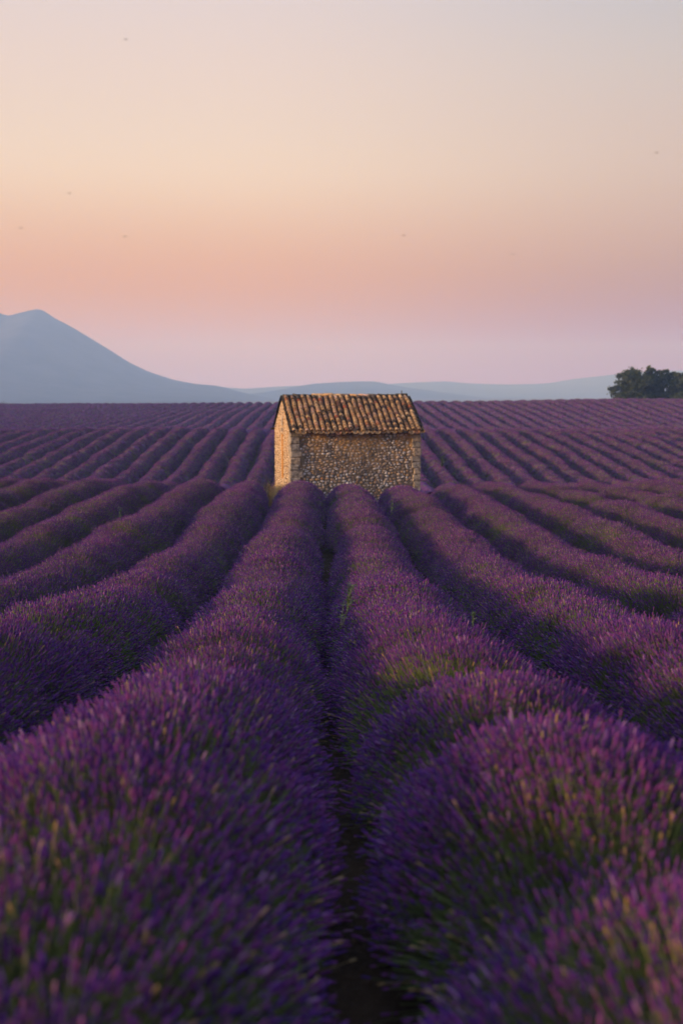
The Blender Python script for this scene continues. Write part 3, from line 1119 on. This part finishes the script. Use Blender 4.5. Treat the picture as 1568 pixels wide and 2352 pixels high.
def build_row(k):
    rr = np.random.default_rng(1000 + k)
    x0 = X_FURROW + SP / 2 + SP * k
    ax = abs(x0)
    ystart = max(0.6, (ax - 4.0) / 0.345)
    if ystart > 225:
        return 0
    y_end = float(crest_at(x0)) + 24
    if ystart > y_end - 12:
        return 0
    yg = np.concatenate([np.arange(0.2, 14, 0.12), np.arange(14, 48, 0.2), np.arange(48, 112, 0.4), np.arange(112, y_end, 0.6)])
    rfac = bush_profile(yg, k, rr)
    rfac = np.where(yg > 118, 1 + (rfac - rfac[yg > 118].mean()) * 0.45, rfac)
    wander = 0.05 * np.sin(yg * 0.22 + rr.uniform(0, 6)) + 0.04 * np.sin(yg * 0.63 + rr.uniform(0, 6))
    wfac = (np.where(yg < 10, 0.50 + 0.50 * rfac, rfac) if k == 0 else rfac) * (1 + 0.04 * np.sin(yg * 0.9 + rr.uniform(0, 6)))
    half_w, h_env = 0.84, ROW_H + 0.03
    keep = np.ones_like(yg, bool)
    gapped = k in (-1, 0, 1)
    if gapped:
        e0 = HUT_GAP[0] + (0.0, 0.25, 0.6)[k + 1]
        # the last bush before the hut rounds off
        t = np.clip((e0 - yg) / 1.1, 0, 1)
        endf = np.where(yg <= e0, np.sqrt(np.clip(1 - (1 - t) ** 2, 0, 1)), 0)
        t2 = np.clip((yg - HUT_GAP[1]) / 1.1, 0, 1)
        endf = np.maximum(endf, np.where(yg >= HUT_GAP[1], np.sqrt(np.clip(1 - (1 - t2) ** 2, 0, 1)), 0))
        rfac = rfac * endf
        wfac = wfac * (0.25 + 0.75 * endf) * (endf > 0)
        keep = endf > 0.05
    xc = x0 + wander
    if k == -2:   # the row left of the hut is cramped by the wall
        squeeze = np.exp(-((yg - 45.3) / 3.6) ** 2)
        xc = xc - 0.28 * squeeze
        wfac = wfac * (1 - 0.22 * squeeze)
    if k == 2:
        squeeze = np.exp(-((yg - 45.3) / 3.4) ** 2)
        xc = xc + 0.26 * squeeze
        wfac = wfac * (1 - 0.2 * squeeze)
    gzv = ground_z(xc, yg)
    row = empty('lavender_row', (float(x0), float(ystart), float(ground_z(x0, ystart))))
    tag(row, row_label(k), 'lavender row', 'parallel lavender rows across the field')
    off = np.array(row.location)
    phi = np.linspace(-math.pi / 2, math.pi / 2, NPHI)
    lump = 1 + 0.05 * np.sin(yg[:, None] * 4.1 + phi[None, :] * 3 + k) + 0.035 * np.sin(yg[:, None] * 9.3 - phi[None, :] * 5 + k)

    def mound(name, sel, sw, sh, mat):
        ii = np.where(sel)[0]
        if len(ii) < 3:
            return
        V, F = [], []
        for j in ii:
            px_ = xc[j] + (sw if np.isscalar(sw) else sw[j]) * half_w * wfac[j] * np.sin(phi) * lump[j]
            pz_ = gzv[j] - 0.03 + (sh if np.isscalar(sh) else sh[j]) * h_env * rfac[j] * np.cos(phi) ** (0.85 if yg[j] < 60 else (1.25 if yg[j] < 118 else 0.8)) * lump[j]
            V.append(np.stack([px_, np.full(NPHI, yg[j]), pz_], 1))
        V = np.concatenate(V) - off
        for a in range(len(ii) - 1):
            if ii[a + 1] != ii[a] + 1:
                continue
            for q in range(NPHI - 1):
                F.append((a * NPHI + q, a * NPHI + q + 1, (a + 1) * NPHI + q + 1, (a + 1) * NPHI + q))
        link(name, mesh_from(name, V, F, [mat], True), row)

    on = keep & (yg >= ystart)
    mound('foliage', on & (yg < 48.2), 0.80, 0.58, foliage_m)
    mound('flower_canopy', on & (yg >= 47.9), np.where(yg < 118, 0.76, 0.74), np.where(yg < 118, 0.92, 0.97), canopy_m)
    # flower clumps
    seg = [(0.6, 10, 72), (10, 24, 56), (24, 47, 40), (72, 114, 18), (124, y_end - 6, 6.0)]
    Ps, Rs, Ss, Is = [], [], [], []
    for (a, b_, dens) in seg:
        a = max(a, ystart)
        if a >= b_:
            continue
        n = int((b_ - a) * 2.3 * dens)
        yy = rr.uniform(a, b_, n)
        u = rr.uniform(-1, 1, n)
        ph = np.sign(u) * np.abs(u) ** 1.08 * math.pi / 2 * np.where(yy > 60, 0.84, 0.885)
        r_ = np.interp(yy, yg, rfac)
        wf = np.interp(yy, yg, wfac)
        kk = np.interp(yy, yg, keep.astype(float)) > 0.6
        dr = (np.interp(yy + .12, yg, rfac) - np.interp(yy - .12, yg, rfac)) / 0.24
        xcv = np.interp(yy, yg, xc)
        jit = 1 + rr.normal(0, 0.028, n)
        ex = half_w * wf * np.sin(ph) * jit * np.where(yy > 118, 0.82, np.where(yy > 60, 0.93, 1.0))
        ez = h_env * r_ * np.cos(ph) ** np.where(yy > 118, 0.8, np.where(yy > 60, 1.25, 0.85)) * jit
        nn = np.stack([np.sin(ph) / half_w * .8, -dr * 0.75, np.cos(ph) / h_env * .8 + 0.22], 1)
        nn /= np.linalg.norm(nn, axis=1, keepdims=True)
        nn = nn + rr.normal(0, 0.09, (n, 3))
        nn /= np.linalg.norm(nn, axis=1, keepdims=True)
        lod = lod_at(yy)
        Ln = np.array([0.375, 0.35, 0.29, 0.16])[lod]
        sc = rr.uniform(0.86, 1.14, n) * np.clip(r_, .75, 1.1)
        P = np.stack([xcv + ex, yy, ground_z(xcv, yy) + ez], 1) - nn * (Ln * sc)[:, None]
        # green patches where the flowers are thin
        gn = np.sin(yy * 1.07 + k * 2.1) + np.sin(yy * 0.43 + k * 1.3 + ph) + 0.7 * np.sin(yy * 2.9 + k + 2 * ph)
        weak = np.clip((0.93 - r_) * 3.0, 0, .6)
        if k == 0:
            weak = weak + np.where(yy < 9, 2.2 * np.clip(dr - 0.06, 0, .4), 0)
        pg = 0.20 + 0.5 * np.clip(np.maximum(dr * 1.3, -dr) - 0.25, 0, 1) + 0.60 * np.clip((gn - 0.95) / .7, 0, 1) + weak
        green = rr.random(n) < pg
        pick = np.zeros(n, int)
        for l_ in range(4):
            for g_ in (False, True):
                s_ = (lod == l_) & (green == g_)
                opts = np.array(CL[(l_, g_)])
                pick[s_] = opts[rr.integers(0, len(opts), s_.sum())]
        ok = kk & (np.hypot(xcv + ex - 0.0, yy) > 1.15)
        # keep clear of the hut walls
        lx = (xcv + ex - hc.x) * ux.x + (yy - hc.y) * ux.y
        ly = (xcv + ex - hc.x) * uy.x + (yy - hc.y) * uy.y
        ok &= ~((np.abs(lx) < hw + 0.12) & (np.abs(ly) < hd + 0.12))
        Ps.append(P[ok]); Rs.append(frame_euler(nn[ok], rr.uniform(0, 6.283, ok.sum()))); Ss.append(sc[ok]); Is.append(pick[ok])
    if Ps:
        P = np.concatenate(Ps)
        points_object('flower_stems', P - off, np.concatenate(Rs), np.concatenate(Ss), np.concatenate(Is), row)
        return len(P)
    return 0


tot = 0
for k in range(-40, 43):
    tot += build_row(k)
print('clumps', tot)


# ------------------------------------------------------------------ trees
m = NM('tree_leaf', 0.8, 0.2)
gi_ = m.n('ShaderNodeNewGeometry').outputs['Random Per Island']
m.base(m.ramp(gi_, [(0, (0.028, 0.045, 0.016)), (0.5, (0.052, 0.078, 0.026)), (0.85, (0.080, 0.105, 0.034)), (1, (0.105, 0.115, 0.045))]))
leaf_m = m.mat
m = NM('tree_bark', 0.95, 0.1)
m.base(m.ramp(m.noise(8, 5), [(0.3, (0.05, 0.038, 0.028)), (0.7, (0.13, 0.10, 0.075))])).bump(m.noise(20, 4), .8, .05)
bark_m = m.mat


def at(px, y):
    """ground point seen in column px at distance y"""
    d = px_dir(px, 915)
    k = y / d.y
    return d.x * k, y


def tree(px, y, hgt, wid, blobs, label, cat='tree', seed=0, base_h=0.08, leaves=16000):
    r_ = np.random.default_rng(seed)
    x, y = at(px, y)
    z0 = float(ground_z(x, y))
    t = empty('tree' if cat == 'tree' else 'bush', (x, y, z0 - 0.1))
    tag(t, label, cat, 'trees behind the far lavender' if cat == 'tree' else None)
    tb = MB()
    top = hgt * 0.62
    pts = [(0, 0, 0), (r_.normal(0, .1), r_.normal(0, .1), top * .4), (r_.normal(0, .2), r_.normal(0, .2), top)]
    tb.tube(pts, [hgt * .035, hgt * .026, hgt * .010], 8)
    for (bx, bz, br) in blobs:
        a = Vector(pts[1]).lerp(Vector(pts[2]), r_.uniform(0, .7))
        e = Vector((bx * wid, r_.normal(0, .2) * wid, bz * hgt))
        tb.tube([a, a.lerp(e, .5) + Vector((0, 0, .05 * hgt)), e], [hgt * .013, hgt * .008, hgt * .003], 5)
    tb.build('trunk', [bark_m], t, True)
    blobs = list(blobs) + ([(-.3, .14, .17), (.02, .12, .18), (.3, .14, .17)] if cat == 'tree' and hgt > 4 else [])
    n = leaves
    wts = np.array([b_[2] ** 2 for b_ in blobs]); wts = wts / wts.sum()
    bi = r_.choice(len(blobs), n, p=wts)
    B = np.array(blobs)[bi]
    # each blob is itself broken into small sprays
    ns = 16
    spr = [r_.normal(0, 1, (ns, 3)) for _ in blobs]
    C = np.zeros((n, 3))
    for i in range(n):
        s_ = spr[bi[i]][r_.integers(ns)]
        s_ = s_ / (np.linalg.norm(s_) + 1e-6) * (0.55 + 0.45 * r_.random())
        C[i] = s_ * B[i, 2] + r_.normal(0, .16, 3) * B[i, 2]
    C[:, 0] = C[:, 0] * hgt * 1.2 + B[:, 0] * wid
    C[:, 1] = C[:, 1] * hgt * 0.9 + r_.normal(0, .06, n) * wid
    C[:, 2] = np.maximum(C[:, 2] * hgt * 0.95 + B[:, 1] * hgt, base_h * hgt * r_.uniform(.3, 1.5, n))
    lf = MB()
    for c_ in C:
        s_ = r_.uniform(.11, .25) * hgt / 7
        u = Vector(r_.normal(0, 1, 3)).normalized()
        v = u.cross(Vector(r_.normal(0, 1, 3))).normalized()
        c_ = Vector(c_)
        w_ = u.cross(v) * .4 * s_
        lf.add([c_ - u * s_, c_ + v * s_ * .6 + w_, c_ + u * s_, c_ - v * s_ * .6 + w_], [(0, 1, 2), (0, 2, 3)])
    lf.build('crown', [leaf_m], t)


TY = 174
tree(1449, TY, 6.4, 5.7, [(-.30, .42, .17), (-.2, .64, .17), (.02, .80, .17), (.25, .66, .19), (.1, .45, .2), (-.18, .25, .16), (.25, .28, .18), (-.48, .46, .10), (-.30, .78, .09)],
     'round dark oak at the left end of the far clump, low branch reaching left', seed=1)
tree(1427, TY + 3, 2.1, 2.0, [(-.35, .55, .17), (-.1, .4, .2), (.25, .7, .22), (.3, .35, .25)], 'small low oak sapling under the left end of the far tree clump', seed=2, leaves=900)
tree(1488, TY + 2, 7.1, 4.7, [(-.2, .35, .17), (.1, .3, .18), (0, .55, .16), (-.05, .72, .12), (.02, .87, .075), (.25, .68, .12), (.32, .82, .06), (-.28, .6, .1)],
     'tall dark oak with a pointed top in the middle of the far clump', seed=3)
tree(1531, TY + 4, 6.7, 5.7, [(-.3, .35, .18), (0, .3, .2), (.3, .35, .19), (-.25, .6, .15), (0, .72, .14), (-.08, .88, .08), (.15, .83, .08), (.3, .62, .16)],
     'broad dark oak right of the pointed one in the far clump', seed=4)
tree(1574, TY + 1, 6.3, 6.2, [(-.3, .32, .2), (0, .32, .2), (.3, .3, .2), (-.25, .6, .16), (-.05, .78, .13), (.2, .74, .15), (.36, .5, .15), (-.22, .84, .07)],
     'wide dark oak at the right edge of the picture, cut by the frame', seed=5)
tree(9, 231, 1.7, 1.3, [(-.3, .6, .22), (.05, .75, .2), (.3, .55, .22), (0, .4, .25)], 'tiny dark bush on the skyline at the far left edge of the field', 'bush', seed=7, leaves=420)


# ------------------------------------------------------------------ weeds, dry grass, clods
m = NM('weed_leaf', 0.7, 0.25)
wr = m.n('ShaderNodeNewGeometry').outputs['Random Per Island']
m.base(m.ramp(wr, [(0, (0.04, 0.065, 0.028)), (0.6, (0.07, 0.11, 0.045)), (1, (0.14, 0.18, 0.09))]))
weed_m = m.mat


def weed(x, y, z, hgt, label, seed, nst=3, leaf=0.045, spread=.12):
    r_ = random.Random(seed)
    z0 = float(ground_z(x, y))
    t = empty('weed', (x, y, z0))
    tag(t, label, 'weed', 'weeds among the lavender')
    st, lf = MB(), MB()
    for i in range(nst):
        a = r_.uniform(0, 6.28)
        tx, ty = spread * math.cos(a) * r_.uniform(.3, 1), spread * math.sin(a) * r_.uniform(.3, 1)
        top = z + hgt * r_.uniform(.75, 1)
        pts = [Vector((tx * .2, ty * .2, max(z - .12, 0))), Vector((tx * .6, ty * .6, z + (top - z) * .4)), Vector((tx, ty, top))]
        st.tube(pts, [.0026, .002, .001], 4)
        nl = int(24 + hgt * 40)
        for j in range(nl):
            f_ = r_.uniform(.15, 1)
            p = pts[0].lerp(pts[1], f_ * 2) if f_ < .5 else pts[1].lerp(pts[2], f_ * 2 - 1)
            b_ = r_.uniform(0, 6.28)
            d = Vector((math.cos(b_), math.sin(b_), r_.uniform(.1, .9))).normalized()
            s_ = leaf * r_.uniform(.6, 1.3) * (1.15 - .5 * f_)
            sd_ = d.cross(Vector((0, 0, 1))).normalized() * s_ * .24
            lf.add([p, p + d * s_ * .5 + sd_, p + d * s_, p + d * s_ * .5 - sd_], [(0, 1, 2), (0, 2, 3)])
    st.build('stem', [weed_m], t)
    lf.build('leaves', [weed_m], t)


def on_view(px, py, y):
    d = px_dir(px, py)
    k = y / d.y
    return d.x * k, y, EYE + d.z * k


for (px, py, y, hgt, lab, sd_, kw) in [
    (795, 1372, 9.6, .12, 'pale green leafy weed on the left flank of the row right of the central furrow', 1, dict(nst=6, spread=.08, leaf=.034)),
    (780, 1402, 9.1, .10, 'tiny weed sprig below the leafy weed beside the central furrow', 2, dict(nst=2, leaf=.03)),
    (1087, 1425, 9.3, .08, 'bright green upright weed rising between two rows right of the furrow', 3, dict(nst=2, spread=.03, leaf=.035)),
    (899, 1166, 28.0, .22, 'small pale weed on the second right row near the hut', 4, dict(nst=3)),
    (276, 1180, 24.5, .16, 'slender weed standing out of a left lavender row', 5, dict(nst=2, spread=.04)),
    (1014, 1072, 60.0, .6, 'green weed in the furrow close to the right hut corner', 6, dict(nst=4, leaf=.12)),
]:
    x, y, z = on_view(px, py, y)
    g0 = float(ground_z(x, y))
    weed(x, y, max(z - g0, 0.05), hgt, lab, sd_, **kw)

m = NM('dry_grass', 0.85, 0.15)
gr_ = m.n('ShaderNodeNewGeometry').outputs['Random Per Island']
m.base(m.ramp(gr_, [(0, (0.36, 0.22, 0.08)), (0.5, (0.55, 0.37, 0.15)), (1, (0.42, 0.34, 0.15))]))
dry_m = m.mat
b = MB()
gr = np.random.default_rng(9)


def blades(n, fx, fy, hlo, hhi):
    for _ in range(n):
        lx, ly = fx(), fy()
        wx = hc.x + ux.x * lx + uy.x * ly
        wy = hc.y + ux.y * lx + uy.y * ly
        z = float(ground_z(wx, wy))
        a = gr.uniform(0, 6.28)
        h_ = gr.uniform(hlo, hhi)
        dx, dy = math.cos(a), math.sin(a)
        ln_ = gr.uniform(.1, .45) * h_
        wd = gr.uniform(.004, .009)
        p0, p1, p2 = Vector((wx, wy, z)), Vector((wx + dx * ln_ * .3, wy + dy * ln_ * .3, z + h_ * .6)), Vector((wx + dx * ln_, wy + dy * ln_, z + h_))
        s_ = Vector((-dy, dx, 0)) * wd
        b.add([p0 - s_, p0 + s_, p1 + s_ * .7, p1 - s_ * .7, p2], [(0, 1, 2, 3), (3, 2, 4)])


blades(2600, lambda: -hw - abs(gr.normal(0.03, .24)) - .03, lambda: gr.uniform(-hd - .5, hd + .2), .35, 1.0)
blades(900, lambda: gr.uniform(-hw, hw), lambda: -hd - abs(gr.normal(.04, .14)) - .05, .12, .40)
tag(b.build('dry_grass', [dry_m]), kind='stuff')

# thin scrubby plant by the rear left corner
wild = empty('wild_shrub', (0, 0, 0))
lx, ly = -hw - 0.45, 0.9
wx, wy = hc.x + ux.x * lx + uy.x * ly, hc.y + ux.y * lx + uy.y * ly
wild.location = (wx, wy, float(ground_z(wx, wy)))
tag(wild, 'thin scrubby plant growing against the sunlit left wall of the hut', 'shrub')
st, lf = MB(), MB()
r_ = random.Random(3)
for i in range(16):
    a = r_.uniform(0, 6.28)
    q = r_.uniform(.1, .42)
    tip = Vector((math.cos(a) * q, math.sin(a) * q * 1.8, r_.uniform(.7, 1.35)))
    st.tube([(0, 0, 0), tip * .5 + Vector((0, 0, .08)), tip], [.010, .007, .003], 4)
    for j in range(26):
        f_ = r_.uniform(.25, 1)
        p = tip * f_
        b_ = r_.uniform(0, 6.28)
        d = Vector((math.cos(b_), math.sin(b_), r_.uniform(0, .9))).normalized()
        s_ = r_.uniform(.04, .09)
        sd_ = d.cross(Vector((0, 0, 1))).normalized() * s_ * .2
        lf.add([p, p + d * s_ * .5 + sd_, p + d * s_, p + d * s_ * .5 - sd_], [(0, 1, 2), (0, 2, 3)])
m = NM('shrub_leaf', .8, .15)
sr_ = m.n('ShaderNodeNewGeometry').outputs['Random Per Island']
m.base(m.ramp(sr_, [(0, (0.14, 0.13, 0.07)), (.6, (.22, .20, .11)), (1, (.30, .24, .22))]))
st.build('stem', [bark_m], wild)
lf.build('leaves', [m.mat], wild)

# clods of earth in the central furrow
cl = MB()
cr_ = np.random.default_rng(4)
for _ in range(420):
    y = cr_.uniform(1.6, 40)
    x = X_FURROW + cr_.normal(0, .12)
    s_ = cr_.uniform(.010, .030)
    v, f = PEB[cr_.integers(10)]
    M = Matrix.Translation((x, y, float(ground_z(x, y)) - .002)) @ Euler((math.pi / 2 * -1, cr_.uniform(0, 6), 0)).to_matrix().to_4x4() @ Matrix.Diagonal((s_ * 2, s_ * 2, s_ * 2, 1))
    M = Matrix.Translation((x, y, float(ground_z(x, y)) - .002)) @ Matrix.Rotation(cr_.uniform(0, 6), 4, 'Z') @ Matrix.Rotation(-math.pi / 2, 4, 'X') @ Matrix.Diagonal((s_ * 2, s_ * 1.4, s_ * 2, 1))
    cl.add([M @ Vector(q) for q in v], f)
m = NM('earth_clod', .95, .1)
er = m.n('ShaderNodeNewGeometry').outputs['Random Per Island']
m.base(m.ramp(er, [(0, (.03, .018, .012)), (.85, (.07, .042, .027)), (1, (.12, .09, .07))])).bump(m.noise(60, 3), .5, .01)
tag(cl.build('earth_clods', [m.mat], None, True), kind='stuff')


# ------------------------------------------------------------------ insects in the air before the camera
m = NM('insect_body', .7, .2)
m.base((0.42, 0.36, 0.34))
ins_m = m.mat
ib = MB()
ib.tube([(-.006, 0, 0), (-.003, 0, 0), (.001, 0, .0004), (.005, 0, 0)], [.0006, .0014, .0011, .0007], 6)
iw = []
for sgn in (-1, 1):
    wv = MB()
    wv.add([(-.001, 0, .001), (.003, sgn * .0035, .0022), (.001, sgn * .008, .003), (-.003, sgn * .007, .0026), (-.003, sgn * .002, .0016)], [(0, 1, 2, 3, 4)])
    iw.append(mesh_from('wing', wv.v, wv.f, [ins_m]))
ib_me = mesh_from('body', ib.v, ib.f, [ins_m], True)
for px, py, dist, az_, lab in [
    (290, 91, 5.5, .1, 'tiny dark flying insect near the top left of the sky'),
    (160, 444, 5.5, .6, 'tiny insect flying high above the foot of the left mountain'),
    (50, 524, 5.5, 0, 'tiny insect flying above the mountain peak at the far left'),
    (288, 544, 5.5, .3, 'tiny insect flying above the right slope of the left mountain'),
    (927, 541, 5.5, 0, 'tiny insect flying high in the sky above the right end of the hut roof'),
    (1177, 584, 5.5, .2, 'tiny insect flying in the sky between the hut and the tree clump'),
    (1507, 351, 5.5, .1, 'tiny insect flying high above the dark tree clump'),
]:
    x, y, z = on_view(px, py, dist)
    t = empty('insect', (x, y, z), az_)
    t.scale = (2.6, 0.7, 0.6)
    tag(t, lab, 'insect', 'insects flying over the field')
    link('body', ib_me, t)
    for q in iw:
        link('wing', q, t)
